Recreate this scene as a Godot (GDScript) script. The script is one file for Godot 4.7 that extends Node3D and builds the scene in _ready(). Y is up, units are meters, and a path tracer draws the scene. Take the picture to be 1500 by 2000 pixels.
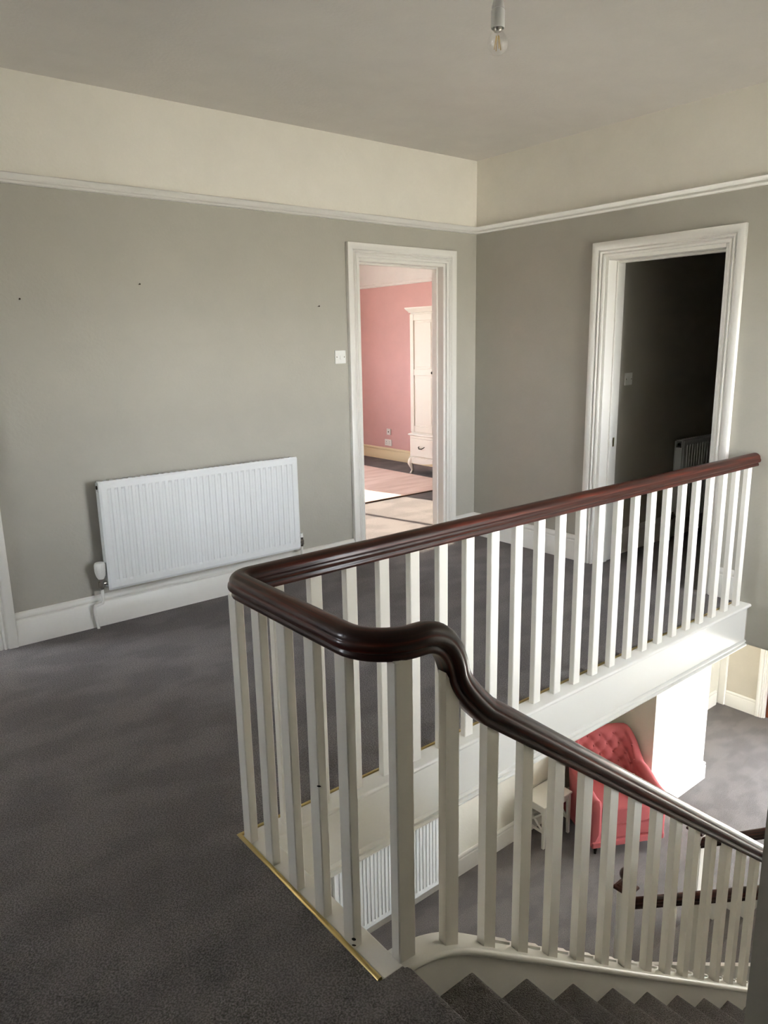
extends Node3D
# Plan: back wall of the landing is z = 0, door wall on its right is x = 0, landing floor is y = 0, hall floor below is y = HALL.

const CEIL := 2.776
const HALL := -3.1
const SLAB := -0.25
const RAIL_Y := 2.275
var M := {}
var taken := {}
var rng := RandomNumberGenerator.new()

# ------------------------------------------------------------------ mesh building
class Shape:
	var v := PackedVector3Array()
	var n := PackedVector3Array()
	var uv := PackedVector2Array()

	func tri(a: Vector3, b: Vector3, c: Vector3, na: Vector3, nb: Vector3, nc: Vector3, ua := Vector2.ZERO, ub := Vector2.ZERO, uc := Vector2.ZERO) -> void:
		var k := (b - a).cross(c - a)
		if k.length_squared() < 1e-16:
			return
		if k.dot(na + nb + nc) > 0.0:
			v.append_array([a, c, b]); n.append_array([na, nc, nb]); uv.append_array([ua, uc, ub])
		else:
			v.append_array([a, b, c]); n.append_array([na, nb, nc]); uv.append_array([ua, ub, uc])

	func quad(a: Vector3, b: Vector3, c: Vector3, d: Vector3, nn: Vector3) -> void:
		tri(a, b, c, nn, nn, nn); tri(a, c, d, nn, nn, nn)

	func flat(a: Vector3, b: Vector3, c: Vector3, d: Vector3, toward: Vector3) -> void:
		var k := (b - a).cross(c - a)
		if k.length_squared() < 1e-16:
			k = (c - a).cross(d - a)
		k = k.normalized()
		if k.dot(toward) < 0.0:
			k = -k
		quad(a, b, c, d, k)

	# box from corner a to corner b with chamfered edges
	func box(a: Vector3, b: Vector3, bev := 0.0, xf := Transform3D.IDENTITY) -> void:
		var c := (a + b) * 0.5
		var h := (b - a).abs() * 0.5
		bev = minf(bev, minf(h.x, minf(h.y, h.z)) * 0.9)
		var P := func(s: Vector3, ax: int) -> Vector3:
			var q := Vector3(s.x * (h.x - bev), s.y * (h.y - bev), s.z * (h.z - bev))
			q[ax] = s[ax] * h[ax]
			return xf * (c + q)
		for ax in 3:
			var i: int = (ax + 1) % 3
			var j: int = (ax + 2) % 3
			for s in [-1.0, 1.0]:
				var q := []
				for t in [[-1, -1], [1, -1], [1, 1], [-1, 1]]:
					var w := Vector3.ZERO
					w[ax] = s; w[i] = t[0]; w[j] = t[1]
					q.append(P.call(w, ax))
				var nn := Vector3.ZERO
				nn[ax] = s
				quad(q[0], q[1], q[2], q[3], (xf.basis * nn).normalized())
			if bev > 0.0:
				for s in [[-1, -1], [1, -1], [1, 1], [-1, 1]]:
					var w0 := Vector3.ZERO
					w0[i] = s[0]; w0[j] = s[1]
					var w1 := w0
					w0[ax] = -1; w1[ax] = 1
					var nn := Vector3.ZERO
					nn[i] = s[0]; nn[j] = s[1]
					quad(P.call(w0, i), P.call(w1, i), P.call(w1, j), P.call(w0, j), (xf.basis * nn).normalized())
		if bev > 0.0:
			for sx in [-1, 1]:
				for sy in [-1, 1]:
					for sz in [-1, 1]:
						var w := Vector3(sx, sy, sz)
						var nn := (xf.basis * w).normalized()
						tri(P.call(w, 0), P.call(w, 1), P.call(w, 2), nn, nn, nn)

	# closed 2-D outline carried along frames: basis.x is the outline's u, basis.y its v
	func sweep(outline: Array, frames: Array, caps := true, smooth := 40.0, loop := false) -> void:
		var m := outline.size()
		var area := 0.0
		for j in m:
			var p: Vector2 = outline[j]
			var q: Vector2 = outline[(j + 1) % m]
			area += p.x * q.y - q.x * p.y
		var sg := 1.0 if area > 0.0 else -1.0
		var en := []
		var run := [0.0]
		for j in m:
			var e: Vector2 = (outline[(j + 1) % m] - outline[j])
			run.append(run[j] + e.length())
			e = e.normalized()
			en.append(Vector2(e.y, -e.x) * sg)
		var lim := cos(deg_to_rad(smooth))
		var dist := [0.0]
		for i in range(1, frames.size()):
			dist.append(dist[i - 1] + (frames[i].origin - frames[i - 1].origin).length())
		for i in frames.size() - 1:
			var f: Transform3D = frames[i]
			var g: Transform3D = frames[i + 1]
			for j in m:
				var k := (j + 1) % m
				var na: Vector2 = en[j]
				var nb: Vector2 = en[j]
				var before: Vector2 = en[(j + m - 1) % m]
				var after: Vector2 = en[k]
				if before.dot(en[j]) > lim:
					na = (before + en[j]).normalized()
				if after.dot(en[j]) > lim:
					nb = (after + en[j]).normalized()
				var p: Vector2 = outline[j]
				var q: Vector2 = outline[k]
				var a := f.origin + f.basis.x * p.x + f.basis.y * p.y
				var b := f.origin + f.basis.x * q.x + f.basis.y * q.y
				var c := g.origin + g.basis.x * q.x + g.basis.y * q.y
				var d := g.origin + g.basis.x * p.x + g.basis.y * p.y
				var n1 := (f.basis.x * na.x + f.basis.y * na.y).normalized()
				var n2 := (f.basis.x * nb.x + f.basis.y * nb.y).normalized()
				var n3 := (g.basis.x * nb.x + g.basis.y * nb.y).normalized()
				var n4 := (g.basis.x * na.x + g.basis.y * na.y).normalized()
				var ua := Vector2(dist[i], run[j])
				var ub := Vector2(dist[i], run[j + 1])
				var uc := Vector2(dist[i + 1], run[j + 1])
				var ud := Vector2(dist[i + 1], run[j])
				tri(a, b, c, n1, n2, n3, ua, ub, uc); tri(a, c, d, n1, n3, n4, ua, uc, ud)
		if caps and not loop:
			var ids := Geometry2D.triangulate_polygon(PackedVector2Array(outline))
			for e in 2:
				var f: Transform3D = frames[0] if e == 0 else frames[-1]
				var nx: Vector3 = (frames[0].origin - frames[1].origin) if e == 0 else (frames[-1].origin - frames[-2].origin)
				var nn := f.basis.x.cross(f.basis.y).normalized()
				if nn.dot(nx) < 0.0:
					nn = -nn
				for t in range(0, ids.size(), 3):
					var q := []
					for s in 3:
						var p: Vector2 = outline[ids[t + s]]
						q.append(f.origin + f.basis.x * p.x + f.basis.y * p.y)
					tri(q[0], q[1], q[2], nn, nn, nn)

	# outline of Vector2(radius, height) turned about the y axis of xf
	func lathe(outline: Array, segs := 20, xf := Transform3D.IDENTITY, smooth := 45.0) -> void:
		var lim := cos(deg_to_rad(smooth))
		var en := []
		for j in outline.size() - 1:
			var e: Vector2 = (outline[j + 1] - outline[j]).normalized()
			en.append(Vector2(e.y, -e.x))
		for j in outline.size() - 1:
			var na: Vector2 = en[j]
			var nb: Vector2 = en[j]
			if j > 0 and en[j - 1].dot(en[j]) > lim:
				na = (en[j - 1] + en[j]).normalized()
			if j + 1 < en.size() and en[j + 1].dot(en[j]) > lim:
				nb = (en[j + 1] + en[j]).normalized()
			for s in segs:
				var a0 := TAU * s / segs
				var a1 := TAU * (s + 1) / segs
				var w := func(p: Vector2, t: float) -> Vector3: return xf * Vector3(p.x * cos(t), p.y, p.x * sin(t))
				var wn := func(p: Vector2, t: float) -> Vector3: return (xf.basis * Vector3(p.x * cos(t), p.y, p.x * sin(t))).normalized()
				var p: Vector2 = outline[j]
				var q: Vector2 = outline[j + 1]
				tri(w.call(p, a0), w.call(q, a0), w.call(q, a1), wn.call(na, a0), wn.call(nb, a0), wn.call(nb, a1))
				tri(w.call(p, a0), w.call(q, a1), w.call(p, a1), wn.call(na, a0), wn.call(nb, a1), wn.call(na, a1))

	# round bar through points, with a radius at each
	func tube(pts: Array, radii: Array, segs := 12) -> void:
		var frames := []
		for i in pts.size():
			var a: Vector3 = pts[maxi(i - 1, 0)]
			var b: Vector3 = pts[mini(i + 1, pts.size() - 1)]
			var t := (b - a).normalized()
			var s := t.cross(Vector3.UP if absf(t.y) < 0.9 else Vector3.RIGHT).normalized()
			if i > 0:
				var o: Vector3 = frames[i - 1].basis.x.normalized()
				s = (o - t * o.dot(t)).normalized()
			var r: float = radii[mini(i, radii.size() - 1)]
			frames.append(Transform3D(Basis(s * r, s.cross(t).normalized() * r, t), pts[i]))
		var ring := []
		for s in segs:
			ring.append(Vector2(cos(TAU * s / segs), sin(TAU * s / segs)))
		sweep(ring, frames, true, 60.0)

	# smooth surface through a grid of points (rows of equal length)
	func grid(rows: Array, wrap := false) -> void:
		var h := rows.size()
		var w: int = rows[0].size()
		var nn := []
		for i in h:
			var line := []
			for j in w:
				var du: Vector3 = rows[mini(i + 1, h - 1)][j] - rows[maxi(i - 1, 0)][j]
				var j1 := (j + 1) % w if wrap else mini(j + 1, w - 1)
				var j0 := (j + w - 1) % w if wrap else maxi(j - 1, 0)
				var dv: Vector3 = rows[i][j1] - rows[i][j0]
				line.append(du.cross(dv).normalized())
			nn.append(line)
		for i in h - 1:
			for j in (w if wrap else w - 1):
				var k := (j + 1) % w
				tri(rows[i][j], rows[i + 1][j], rows[i + 1][k], nn[i][j], nn[i + 1][j], nn[i + 1][k])
				tri(rows[i][j], rows[i + 1][k], rows[i][k], nn[i][j], nn[i + 1][k], nn[i][k])

	func mesh() -> ArrayMesh:
		var a := []
		a.resize(Mesh.ARRAY_MAX)
		a[Mesh.ARRAY_VERTEX] = v
		a[Mesh.ARRAY_NORMAL] = n
		a[Mesh.ARRAY_TEX_UV] = uv
		var m := ArrayMesh.new()
		m.add_surface_from_arrays(Mesh.PRIMITIVE_TRIANGLES, a)
		return m

func shape() -> Shape:
	return Shape.new()

func numbered(called: String) -> String:
	var k: int = taken.get(called, 0)
	taken[called] = k + 1
	return called if k == 0 else "%s_%03d" % [called, k]

func obj(called: String, s: Shape, m: Material, parent: Node = self) -> MeshInstance3D:
	var o := MeshInstance3D.new()
	o.name = numbered(called) if parent == self else called
	o.mesh = s.mesh()
	o.material_override = m
	parent.add_child(o, true)
	return o

func copy_part(called: String, mesh: Mesh, m: Material, parent: Node, xf: Transform3D) -> MeshInstance3D:
	var o := MeshInstance3D.new()
	o.name = called
	o.mesh = mesh
	o.material_override = m
	o.transform = xf
	parent.add_child(o, true)
	return o

func thing(called: String, label: String, category: String, at := Vector3.ZERO, turn := 0.0, group := "") -> Node3D:
	var o := Node3D.new()
	o.name = numbered(called)
	add_child(o, true)
	o.position = at
	o.rotation.y = turn
	tag(o, label, category, group)
	return o

func tag(o: Node, label: String, category: String, group := "") -> void:
	o.set_meta("label", label)
	o.set_meta("category", category)
	if group:
		o.set_meta("group", group)

func struct(o: Node, label: String, category: String) -> Node:
	o.set_meta("kind", "structure")
	tag(o, label, category)
	return o

func setting(called: String, label: String, category: String) -> Node3D:
	var o := Node3D.new()
	o.name = numbered(called)
	add_child(o, true)
	struct(o, label, category)
	return o

# boxes given as [x0, x1, y0, y1, z0, z1]
func boxes(list: Array) -> Shape:
	var s := shape()
	for b in list:
		s.box(Vector3(b[0], b[2], b[4]), Vector3(b[1], b[3], b[5]))
	return s

# ------------------------------------------------------------------ materials
func noise_tex(freq: float, size: int, lo: Color, hi: Color, octaves := 4, seed_ := 1, kind := FastNoiseLite.TYPE_SIMPLEX_SMOOTH, mid := -1.0) -> ImageTexture:
	var f := FastNoiseLite.new()
	f.noise_type = kind
	f.seed = seed_
	f.frequency = freq
	f.fractal_octaves = octaves
	var img := f.get_seamless_image(size, size)
	var out := Image.create(size, size, true, Image.FORMAT_RGB8)
	for y in size:
		for x in size:
			var t := img.get_pixel(x, y).r
			if mid >= 0.0:
				t = smoothstep(mid - 0.22, mid + 0.22, t)
			out.set_pixel(x, y, lo.lerp(hi, t))
	out.generate_mipmaps()
	return ImageTexture.create_from_image(out)

func paint(c: Color, rough: float, bump := 0.0, tex: Texture2D = null) -> StandardMaterial3D:
	var m := StandardMaterial3D.new()
	m.albedo_color = c
	m.roughness = rough
	if bump > 0.0:
		m.uv1_triplanar = true
		m.uv1_world_triplanar = true
		m.uv1_scale = Vector3.ONE * 1.6
		m.heightmap_enabled = true
		m.heightmap_texture = M.relief
		m.heightmap_scale = bump
		if tex:
			m.albedo_texture = tex
	return m

func make_materials() -> void:
	M.relief = noise_tex(0.05, 512, Color.BLACK, Color.WHITE, 4, 3)
	var mottle := noise_tex(0.008, 256, Color(0.978, 0.978, 0.978), Color.WHITE, 4, 9)
	M.grey = paint(Color(0.70, 0.685, 0.635), 0.62, 0.05, mottle)
	M.white = paint(Color(0.93, 0.91, 0.86), 0.7, 0.05, mottle)
	M.ceiling = paint(Color(0.87, 0.85, 0.82), 0.85, 0.06, mottle)
	M.cream = paint(Color(0.84, 0.825, 0.77), 0.7, 0.05, mottle)
	M.beige = paint(Color(0.80, 0.77, 0.71), 0.7, 0.05, mottle)
	M.pink = paint(Color(0.88, 0.70, 0.68), 0.75, 0.05, mottle)
	M.peach = paint(Color(0.95, 0.94, 0.92), 0.8, 0.05, mottle)
	M.trim = paint(Color(0.915, 0.905, 0.875), 0.32)
	M.baluster = paint(Color(0.92, 0.905, 0.865), 0.36)
	M.cream_trim = paint(Color(0.91, 0.85, 0.70), 0.4)
	M.radiator = paint(Color(0.92, 0.93, 0.93), 0.25)
	M.plastic = paint(Color(0.92, 0.92, 0.90), 0.3)
	M.dark_plastic = paint(Color(0.12, 0.11, 0.10), 0.4)
	M.chrome = paint(Color(0.72, 0.71, 0.68), 0.22)
	M.chrome.metallic = 1.0
	M.dark_metal = paint(Color(0.22, 0.19, 0.15), 0.35)
	M.dark_metal.metallic = 0.8
	M.brass = paint(Color(0.76, 0.68, 0.46), 0.3)
	M.brass.metallic = 1.0
	M.chip = paint(Color(0.10, 0.07, 0.05), 0.7)
	M.scuff = paint(Color(0.66, 0.58, 0.50), 0.6)
	M.wardrobe = paint(Color(0.90, 0.885, 0.84), 0.65)
	# carpet: fine pile relief, soft mottled tone
	var tone := noise_tex(0.010, 512, Color(0.915, 0.915, 0.92), Color(1, 1, 1), 5, 21, FastNoiseLite.TYPE_SIMPLEX_SMOOTH, 0.5)
	var pile := noise_tex(0.16, 512, Color.BLACK, Color.WHITE, 3, 33)
	var grain := noise_tex(0.10, 512, Color(0.78, 0.78, 0.78), Color(1, 1, 1), 4, 35, FastNoiseLite.TYPE_SIMPLEX_SMOOTH, 0.5)
	for c in [["carpet", Color(0.55, 0.53, 0.52)]]:
		var m := StandardMaterial3D.new()
		m.albedo_color = c[1]
		m.roughness = 1.0
		m.metallic_specular = 0.1
		m.uv1_triplanar = true
		m.uv1_world_triplanar = true
		m.uv1_scale = Vector3.ONE * 2.6
		m.albedo_texture = grain
		m.heightmap_enabled = true
		m.heightmap_texture = pile
		m.heightmap_scale = 0.45
		m.uv2_triplanar = true
		m.uv2_world_triplanar = true
		m.uv2_scale = Vector3(0.42, 0.42, 0.75)
		m.detail_enabled = true
		m.detail_blend_mode = BaseMaterial3D.BLEND_MODE_MUL
		m.detail_uv_layer = BaseMaterial3D.DETAIL_UV_2
		m.detail_albedo = tone
		m.rim_enabled = true
		m.rim = 0.25
		m.rim_tint = 0.6
		M[c[0]] = m
	# mahogany: grain drawn out along the rail
	var size := 512
	var f := FastNoiseLite.new()
	f.seed = 5
	f.frequency = 0.02
	f.fractal_octaves = 5
	var img := Image.create(size, size, true, Image.FORMAT_RGB8)
	for y in size:
		for x in size:
			var t := 0.5 + 0.5 * f.get_noise_3d(90.0 * cos(TAU * x / size) * 0.12, 90.0 * sin(TAU * x / size) * 0.12, y * 1.1)
			t = clampf((t - 0.25) * 1.8, 0.0, 1.0)
			img.set_pixel(x, y, Color(0.155, 0.062, 0.042).lerp(Color(0.40, 0.15, 0.085), t * t))
	img.generate_mipmaps()
	M.wood = StandardMaterial3D.new()
	M.wood.albedo_texture = ImageTexture.create_from_image(img)
	M.wood.uv1_scale = Vector3(1.4, 6.0, 1.0)
	M.wood.roughness = 0.4
	M.wood.metallic_specular = 0.35
	M.wood.clearcoat_enabled = true
	M.wood.clearcoat = 0.25
	M.wood.clearcoat_roughness = 0.12
	M.oak = paint(Color(0.55, 0.30, 0.14), 0.4, 0.05, noise_tex(0.01, 256, Color(0.6, 0.55, 0.5), Color.WHITE, 5, 61))
	M.velvet = paint(Color(0.72, 0.37, 0.385), 0.95)
	M.velvet.rim_enabled = true
	M.velvet.rim = 0.55
	M.velvet.rim_tint = 0.7
	M.rug = paint(Color(0.94, 0.85, 0.81), 1.0, 0.2, noise_tex(0.012, 256, Color(0.90, 0.86, 0.84), Color.WHITE, 5, 71))
	M.rug.uv1_scale = Vector3(0.35, 1.0, 1.6)
	M.rug_edge = paint(Color(0.28, 0.20, 0.15), 1.0)
	M.glass = StandardMaterial3D.new()
	M.glass.transparency = BaseMaterial3D.TRANSPARENCY_ALPHA
	M.glass.albedo_color = Color(1, 1, 1, 0.04)
	M.glass.roughness = 0.0
	M.filament = paint(Color(0.93, 0.80, 0.50), 0.6)

# ------------------------------------------------------------------ shared profiles
func plan_frames(pts: Array, out_side: float, up := Vector3.UP) -> Array:
	# polyline on one level, mitred; u points to the chosen side, v points up
	var fr := []
	for i in pts.size():
		var d0: Vector3 = (pts[i] - pts[i - 1]).normalized() if i > 0 else (pts[1] - pts[0]).normalized()
		var d1: Vector3 = (pts[i + 1] - pts[i]).normalized() if i + 1 < pts.size() else d0
		var s0 := d0.cross(up) * out_side
		var s1 := d1.cross(up) * out_side
		var s := (s0 + s1).normalized()
		s /= maxf(0.2, s.dot(s0))
		fr.append(Transform3D(Basis(s, up, d0), pts[i]))
	return fr

func vv(list: Array) -> Array:
	var o := []
	for i in range(0, list.size(), 2):
		o.append(Vector2(list[i], list[i + 1]))
	return o

func baseboard_outline(h := 0.178) -> Array:
	return vv([0, 0, 0.022, 0, 0.022, h - 0.046, 0.019, h - 0.040, 0.014, h - 0.037, 0.014, h - 0.033, 0.019, h - 0.030, 0.021, h - 0.022, 0.019, h - 0.012, 0.012, h - 0.004, 0.006, h, 0, h])

func picture_rail_outline() -> Array:
	return vv([0, 0, 0.012, 0, 0.020, 0.003, 0.023, 0.009, 0.020, 0.015, 0.014, 0.018, 0.014, 0.024, 0.022, 0.030, 0.029, 0.038, 0.031, 0.044, 0.027, 0.048, 0.020, 0.046, 0.016, 0.048, 0, 0.048])

func architrave_outline() -> Array:
	return vv([0, 0, 0, 0.014, 0.004, 0.017, 0.013, 0.017, 0.018, 0.012, 0.021, 0.012, 0.025, 0.020, 0.030, 0.023, 0.035, 0.020, 0.038, 0.015, 0.042, 0.015, 0.046, 0.022, 0.052, 0.025, 0.082, 0.028, 0.088, 0.026, 0.09, 0.022, 0.09, 0])

# door frame round an opening. origin: bottom of the opening's one side on the wall face; along: unit vector of the opening's width; out: unit vector out of the wall
func door_frame(parent: Node, origin: Vector3, along: Vector3, out: Vector3, w: float, h: float, depth: float, m: Material) -> void:
	var up := Vector3.UP
	for side in 2:
		var o := origin + (out * 0.001 if side == 0 else -out * (depth + 0.001))
		var v := out if side == 0 else -out
		var fr := [
			Transform3D(Basis(-along, v, up), o),
			Transform3D(Basis(-along + up, v, up), o + up * h),
			Transform3D(Basis(along + up, v, along), o + up * h + along * w),
			Transform3D(Basis(along, v, -up), o + along * w)]
		var s := shape()
		s.sweep(architrave_outline(), fr, true, 40.0)
		obj("architrave", s, m, parent)
	var bas := Basis(along, up, -out)
	var xf := Transform3D(bas, origin)
	for q in [[-0.001, 0.022], [w - 0.022, w + 0.001]]:
		var s := shape()
		s.box(Vector3(q[0], 0, -0.002), Vector3(q[1], h, depth + 0.002), 0.002, xf)
		obj("jamb", s, m, parent)
	var s := shape()
	s.box(Vector3(0.022, h - 0.022, -0.002), Vector3(w - 0.022, h + 0.001, depth + 0.002), 0.002, xf)
	obj("head", s, m, parent)
	s = shape()
	var d0 := depth * 0.45
	s.box(Vector3(0.022, 0, d0), Vector3(0.036, h - 0.022, d0 + 0.035), 0.003, xf)
	s.box(Vector3(w - 0.036, 0, d0), Vector3(w - 0.022, h - 0.022, d0 + 0.035), 0.003, xf)
	s.box(Vector3(0.036, h - 0.036, d0), Vector3(w - 0.036, h - 0.022, d0 + 0.035), 0.003, xf)
	obj("door_stop", s, m, parent)

# sash window in an opening; a: low corner, along: width vector, up height, thick outwards vector
func sash_window(called: String, label: String, a: Vector3, along: Vector3, w: float, h: float, out: Vector3, upright := false) -> void:
	var root := setting(called, label, "window")
	var xf := Transform3D(Basis(along, Vector3.UP, out), a)
	var s := shape()
	for b in [[0, 0, w, 0.07], [0, h - 0.06, w, h], [0, 0.07, 0.06, h - 0.06], [w - 0.06, 0.07, w, h - 0.06], [w * 0.5 - 0.02, 0.07, w * 0.5 + 0.02, h - 0.06] if upright else [0.06, h * 0.5 - 0.025, w - 0.06, h * 0.5 + 0.025]]:
		s.box(Vector3(b[0], b[1], -0.04), Vector3(b[2], b[3], 0.04), 0.004, xf)
	obj("window_frame", s, M.trim, root)
	for k in 2:
		s = shape()
		if upright:
			s.box(Vector3(0.06 if k == 0 else w * 0.5 + 0.02, 0.07, -0.002), Vector3(w * 0.5 - 0.02 if k == 0 else w - 0.06, h - 0.06, 0.002), 0.0, xf)
		else:
			s.box(Vector3(0.06, 0.07 if k == 0 else h * 0.5 + 0.025, -0.002), Vector3(w - 0.06, h * 0.5 - 0.025 if k == 0 else h - 0.06, 0.002), 0.0, xf)
		obj("pane", s, M.glass, root)

# ------------------------------------------------------------------ scene
func _ready() -> void:
	rng.seed = 11
	set_camera()
	set_light()
	make_materials()
	build_landing()
	build_rooms()
	build_hall()
	build_windows()
	build_balustrade()
	build_upper_stairs()
	build_lower_stairs()
	build_radiators()
	build_pink_room_things()
	build_armchair()
	build_side_table()
	build_small_things()

func set_camera() -> void:
	var yaw := -0.6785
	var pitch := -0.2250
	var roll := -0.0186
	var fw := Vector3(-sin(yaw), 0, -cos(yaw))
	var rt := Vector3(cos(yaw), 0, -sin(yaw))
	var f2 := fw * cos(pitch) + Vector3.UP * sin(pitch)
	var u2 := -fw * sin(pitch) + Vector3.UP * cos(pitch)
	var r3 := rt * cos(roll) + u2 * sin(roll)
	var u3 := -rt * sin(roll) + u2 * cos(roll)
	var cam := Camera3D.new()
	cam.name = "camera"
	cam.transform = Transform3D(Basis(r3, u3, -f2), Vector3(-4.1594, 1.5037, 4.0135))
	cam.fov = rad_to_deg(2.0 * atan(1000.0 / 1435.4))
	cam.near = 0.02
	add_child(cam)
	cam.current = true

func set_light() -> void:
	var sky := ProceduralSkyMaterial.new()
	sky.sky_top_color = Color(0.70, 0.74, 0.80)
	sky.sky_horizon_color = Color(0.905, 0.915, 0.93)
	sky.sky_curve = 0.3
	sky.ground_bottom_color = Color(0.75, 0.74, 0.71)
	sky.ground_horizon_color = Color(0.82, 0.82, 0.81)
	sky.sun_angle_max = 1.0
	var env := Environment.new()
	env.background_mode = Environment.BG_SKY
	env.sky = Sky.new()
	env.sky.sky_material = sky
	env.background_energy_multiplier = 3.75
	env.ambient_light_source = Environment.AMBIENT_SOURCE_SKY
	env.tonemap_mode = Environment.TONE_MAPPER_LINEAR
	env.tonemap_exposure = 13.2
	env.sdfgi_enabled = true
	env.ssao_enabled = true
	env.ssil_enabled = true
	var we := WorldEnvironment.new()
	we.name = "world"
	we.environment = env
	add_child(we)
	var sun := DirectionalLight3D.new()
	sun.name = "sun"
	sun.light_color = Color(1.0, 0.94, 0.86)
	sun.light_energy = 0.8
	sun.light_angular_distance = 0.6
	sun.shadow_enabled = true
	add_child(sun)
	sun.look_at_from_position(Vector3.ZERO, Vector3(0.20, -0.39, 0.9))

func build_landing() -> void:
	# carpeted floor of the landing round the stair opening
	var s := boxes([[-5.8, -3.2528, -0.02, 0, 0, 6.0], [-3.2528, 0.0, -0.02, 0, 0, 2.135]])
	s.box(Vector3(0, -0.02, 1.13), Vector3(0.18, 0, 1.92))
	s.box(Vector3(-1.115, -0.02, -0.12), Vector3(-0.315, 0, 0))
	s.box(Vector3(-4.29, -0.02, -0.12), Vector3(-3.49, 0, 0))
	var nose := vv([-3.2528, -0.03, -3.2528, 0, -3.185, 0, -3.175, -0.002, -3.168, -0.007, -3.165, -0.015, -3.168, -0.023, -3.175, -0.028, -3.185, -0.03])
	s.sweep(nose, [Transform3D(Basis(Vector3.RIGHT, Vector3.UP, Vector3.BACK), Vector3(0, 0, 2.842)), Transform3D(Basis(Vector3.RIGHT, Vector3.UP, Vector3.BACK), Vector3(0, 0, 3.8))])
	struct(obj("floor", s, M.carpet), "charcoal grey carpet covering the upstairs landing", "carpet")
	# walls: grey below the picture rail, white frieze above
	var g := RAIL_Y + 0.015
	var w := setting("wall_back", "grey painted wall behind the white radiator and pink room doorway", "wall")
	obj("painted_face", boxes([[-5.8, -4.29, 0, g, -0.12, 0], [-4.29, -3.49, 2.056, g, -0.12, 0], [-3.49, -1.115, 0, g, -0.12, 0], [-1.115, -0.315, 2.056, g, -0.12, 0], [-0.315, 2.15, 0, g, -0.12, 0]]), M.grey, w)
	obj("frieze", boxes([[-5.8, 2.15, g, CEIL, -0.12, 0]]), M.white, w)
	w = setting("wall_right", "grey painted wall with the doorway into the dark room", "wall")
	obj("painted_face", boxes([[0, 0.18, 0, g, 0, 1.13], [0, 0.18, 2.01, g, 1.13, 1.92], [0, 0.18, 0, g, 1.92, 2.20], [0, 0.18, SLAB, g, 2.20, 5.9]]), M.grey, w)
	obj("frieze", boxes([[0, 0.18, g, CEIL, 0, 5.9]]), M.white, w)
	w = setting("wall_front", "shadowed grey wall corner beside the carpeted stairs at the lower right", "wall")
	obj("painted_face", boxes([[-3.6, -1.9, HALL, CEIL, 3.8, 3.95], [-1.9, 0.0, HALL, 0.5, 3.8, 3.95], [0.0, 0.9, HALL, SLAB, 3.8, 3.95], [-1.9, 0.0, 1.9, CEIL, 3.8, 3.95]]), M.grey, w)
	w = setting("wall_near", "grey wall of the landing running back behind the camera", "wall")
	obj("painted_face", boxes([[-3.6, -3.45, 0, CEIL, 3.95, 6.0], [-5.95, -3.45, SLAB, CEIL, 6.0, 6.15]]), M.grey, w)
	w = setting("wall_bay", "grey walls of the window bay beyond the stairs", "wall")
	obj("painted_face", boxes([[-2.05, -1.9, SLAB, CEIL, 3.95, 5.9], [-1.9, -1.7, SLAB, CEIL, 5.6, 5.9], [-0.12, 0.0, SLAB, CEIL, 5.6, 5.9], [-1.7, -0.12, SLAB, 0.08, 5.6, 5.9], [-1.7, -0.12, 2.45, CEIL, 5.6, 5.9]]), M.grey, w)
	w = setting("wall_left", "grey wall of the landing behind the camera", "wall")
	obj("painted_face", boxes([[-5.95, -5.8, SLAB, CEIL, -3.2, -2.2], [-5.95, -5.8, SLAB, CEIL, -0.8, 0.6], [-5.95, -5.8, SLAB, CEIL, 1.25, 6.0], [-5.95, -5.8, SLAB, 1.05, 0.6, 1.25], [-5.95, -5.8, 1.9, CEIL, 0.6, 1.25], [-5.95, -5.8, SLAB, 0.7, -2.2, -0.8], [-5.95, -5.8, 2.2, CEIL, -2.2, -0.8]]), M.grey, w)
	struct(obj("ceiling", boxes([[-5.95, 0.18, CEIL, CEIL + 0.14, -0.12, 6.15]]), M.ceiling), "plain off-white ceiling above the landing and stairs", "ceiling")
	s = boxes([[-1.9, 0, -0.02, 0, 3.95, 5.6]])
	struct(obj("floor", s, M.carpet), "carpeted floor of the window bay beyond the stairs", "carpet")
	# mouldings
	s = shape()
	s.sweep(picture_rail_outline(), plan_frames([Vector3(-5.8, RAIL_Y, 0), Vector3(0, RAIL_Y, 0), Vector3(0, RAIL_Y, 5.6)], 1.0), true, 40.0)
	struct(obj("trim_1", s, M.trim), "white picture rail running round the grey landing walls", "picture rail")
	s = shape()
	s.sweep(baseboard_outline(), plan_frames([Vector3(-3.40, 0, 0), Vector3(-1.205, 0, 0)], 1.0))
	struct(obj("baseboard_back", s, M.trim), "tall white moulded skirting board under the landing radiator", "skirting")
	s = shape()
	s.sweep(baseboard_outline(), plan_frames([Vector3(-0.225, 0, 0), Vector3(0, 0, 0), Vector3(0, 0, 1.04)], 1.0))
	s.sweep(baseboard_outline(), plan_frames([Vector3(0, 0, 2.01), Vector3(0, 0, 2.13)], 1.0))
	struct(obj("baseboard_right", s, M.trim), "white skirting board between the two doorways in the corner", "skirting")
	# door frames
	var d := setting("door_1", "white moulded door frame opening into the pink bedroom", "door frame")
	door_frame(d, Vector3(-1.115, 0, 0), Vector3.RIGHT, Vector3.BACK, 0.80, 2.056, 0.12, M.trim)
	s = shape()
	s.box(Vector3(-0.340, 0.80, -0.095), Vector3(-0.336, 0.87, -0.068), 0.001)
	obj("strike_plate", s, M.dark_metal, d)
	d = setting("door_2", "white moulded door frame opening into the dark room", "door frame")
	door_frame(d, Vector3(0, 0, 1.92), Vector3.FORWARD, Vector3.LEFT, 0.79, 2.01, 0.18, M.trim)
	s = shape()
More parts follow.
